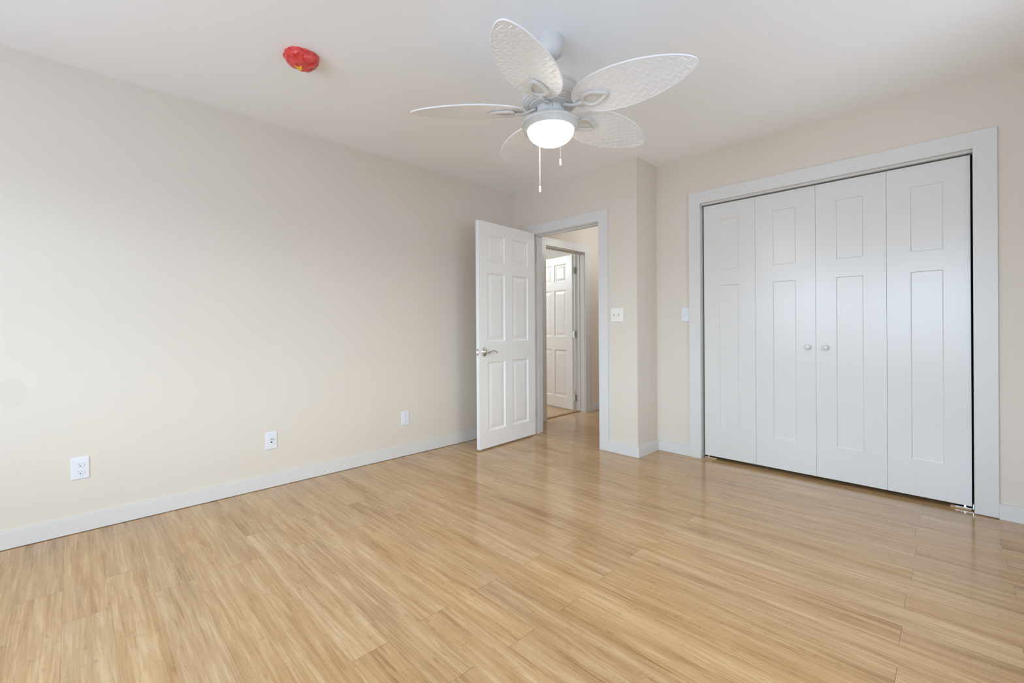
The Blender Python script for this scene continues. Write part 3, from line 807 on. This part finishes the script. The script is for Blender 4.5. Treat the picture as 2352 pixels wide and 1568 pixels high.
# pull cords
def chain(x, y, ztop, zbot, beads, bob_r):
    bm = bmesh.new()
    if beads:
        tube(bm, [(x, y, zz(ztop)), (x, y, zz(zbot))], 0.0006, 6)
        n = int((ztop - zbot) / 0.0042)
        for i in range(n):
            bmesh.ops.create_icosphere(bm, subdivisions=1, radius=0.0016, matrix=Matrix.Translation((x, y, zz(ztop) - 0.0042 * (i + 0.5))))
    else:
        tube(bm, [(x, y, zz(ztop)), (x, y, zz(zbot + 0.002))], 0.0022, 8)
        lathe(bm, [(0, 0.006), (0.0032, 0.005), (0.0036, 0), (0.0032, -0.005), (0, -0.006)], 12, Matrix.Translation((x, y, zz(ztop - 0.072))))
    c = obj('pull_chain', finish(bm), M_cord, fan, smooth=True)
    bm = bmesh.new()
    lathe(bm, [(0, 0), (bob_r * 0.55, -0.0005), (bob_r, -0.004), (bob_r, -0.030), (bob_r * 0.8, -0.0325), (0, -0.0325)], 20, Matrix.Translation((x, y, zz(zbot))))
    bo = obj('pull_bob', finish(bm), M_cord, c, angle=40)
    disc_ = obj('bob_tip', lathe(bmesh.new(), [(0, -0.033), (bob_r * 0.6, -0.033), (bob_r * 0.6, -0.0325)], 16, Matrix.Translation((x, y, zz(zbot)))), M_slot, bo)
# towards-camera unit vector from the fan axis, and its image-right companion
cv = Vector((CAM_LOC[0] - FX, CAM_LOC[1] - FY, 0)).normalized(); rv = Vector((-cv.y, cv.x, 0))
p_ = cv * -0.112 + rv * -0.0555
chain(p_.x, p_.y, 2.050, 1.775, False, 0.0052)
p_ = cv * 0.118 + rv * 0.044
chain(p_.x, p_.y, 2.027, 1.822, True, 0.0052)

# ------------------------------------------------------------------ smoke detector under its red dust cover
sd_ = empty('smoke_detector', (0.912, 0.838, H)); tag(sd_, 'smoke detector on the ceiling wrapped in a crumpled red dust cover', 'smoke detector')
bm = bmesh.new(); lathe(bm, [(0, 0), (0.066, 0), (0.066, -0.022), (0.052, -0.034), (0, -0.036)], 40)
obj('detector_body', finish(bm), M_plate, sd_, angle=40)
mR, ntR, bR = mat_new('crumpled_red_film')
tcR = N(ntR, 'ShaderNodeTexCoord'); nR = N(ntR, 'ShaderNodeTexNoise'); nR.inputs['Scale'].default_value = 26; nR.inputs['Detail'].default_value = 4; nR.inputs['Distortion'].default_value = 0.8
ntR.links.new(tcR.outputs['Object'], nR.inputs['Vector'])
rR = N(ntR, 'ShaderNodeValToRGB'); ntR.links.new(nR.outputs[0], rR.inputs[0])
rR.color_ramp.elements[0].position = 0.35; rR.color_ramp.elements[0].color = srgb(196, 38, 36)
rR.color_ramp.elements[1].position = 0.62; rR.color_ramp.elements[1].color = srgb(226, 84, 80)
ntR.links.new(rR.outputs[0], bR.inputs['Base Color']); bR.inputs['Roughness'].default_value = 0.24
bpR = N(ntR, 'ShaderNodeBump'); bpR.inputs['Strength'].default_value = 0.6; bpR.inputs['Distance'].default_value = 0.004
ntR.links.new(nR.outputs[0], bpR.inputs['Height']); ntR.links.new(bpR.outputs[0], bR.inputs['Normal'])
from mathutils import noise as mnoise
bm = bmesh.new(); bmesh.ops.create_icosphere(bm, subdivisions=4, radius=1.0)
for v in bm.verts:
    d = v.co.normalized()
    sq = 1.0 / max(abs(d.x) ** 2.6 + abs(d.y) ** 2.6 + abs(d.z) ** 2.6, 1e-6) ** (1 / 2.6)
    p = Vector((0.079 * d.x * (0.5 + 0.5 * sq), 0.079 * d.y * (0.5 + 0.5 * sq), 0.050 * d.z * (0.45 + 0.55 * sq)))
    n1 = mnoise.noise(p * 38 + Vector((3.1, 0.4, 7.7))); n2 = 1 - abs(mnoise.noise(p * 62 + Vector((9.1, 2.4, 1.7)))) * 2
    p += d * (0.0075 * n1 + 0.0040 * n2)
    p.z = min(p.z - 0.004, 0.0)
    v.co = p
bmesh.ops.dissolve_limit(bm, angle_limit=math.radians(9), verts=bm.verts, edges=bm.edges)
bmesh.ops.triangulate(bm, faces=bm.faces)
bmesh.ops.delete(bm, geom=[fc for fc in bm.faces if all(v.co.z > -1e-5 for v in fc.verts)], context='FACES')
cover = obj('dust_cover', finish(bm), mR, sd_, angle=16)
# yellow crescent printed on the film: a thin strip laid on the crumpled surface
from mathutils.bvhtree import BVHTree
cme = cover.data
bvh = BVHTree.FromPolygons([v.co.copy() for v in cme.vertices], [tuple(p.vertices) for p in cme.polygons])
UPC = [(-0.0031, -0.0352), (-0.0075, -0.0264), (-0.0077, -0.018), (-0.0031, -0.0112), (0.0069, -0.0073), (0.0177, -0.0048)]
LOC = [(-0.0086, -0.0302), (-0.0185, -0.0216), (-0.0251, -0.012), (-0.0241, -0.0039), (-0.0175, 0.0013), (-0.0073, 0.0041)]
bm = bmesh.new(); rows_ = []
for k in range(26):
    t = k / 5.0; i0 = min(4, int(t)); ft = t - i0
    a_ = Vector(UPC[i0]).lerp(Vector(UPC[i0 + 1]), ft); c_ = Vector(LOC[i0]).lerp(Vector(LOC[i0 + 1]), ft)
    rw = []
    for q in range(5):
        x, y = a_.lerp(c_, q / 4)
        hit = bvh.ray_cast(Vector((x, y, -0.2)), Vector((0, 0, 1)))[0]
        rw.append(bm.verts.new((x, y, (hit.z if hit else -0.054) - 0.0009)))
    rows_.append(rw)
for a, c in zip(rows_, rows_[1:]):
    for q in range(4): bm.faces.new((a[q], a[q + 1], c[q + 1], c[q]))
bmesh.ops.recalc_face_normals(bm, faces=bm.faces)
cm = obj('yellow_crescent', bm, M_yellow, cover)
cm['label'] = 'yellow crescent printed on the red film'
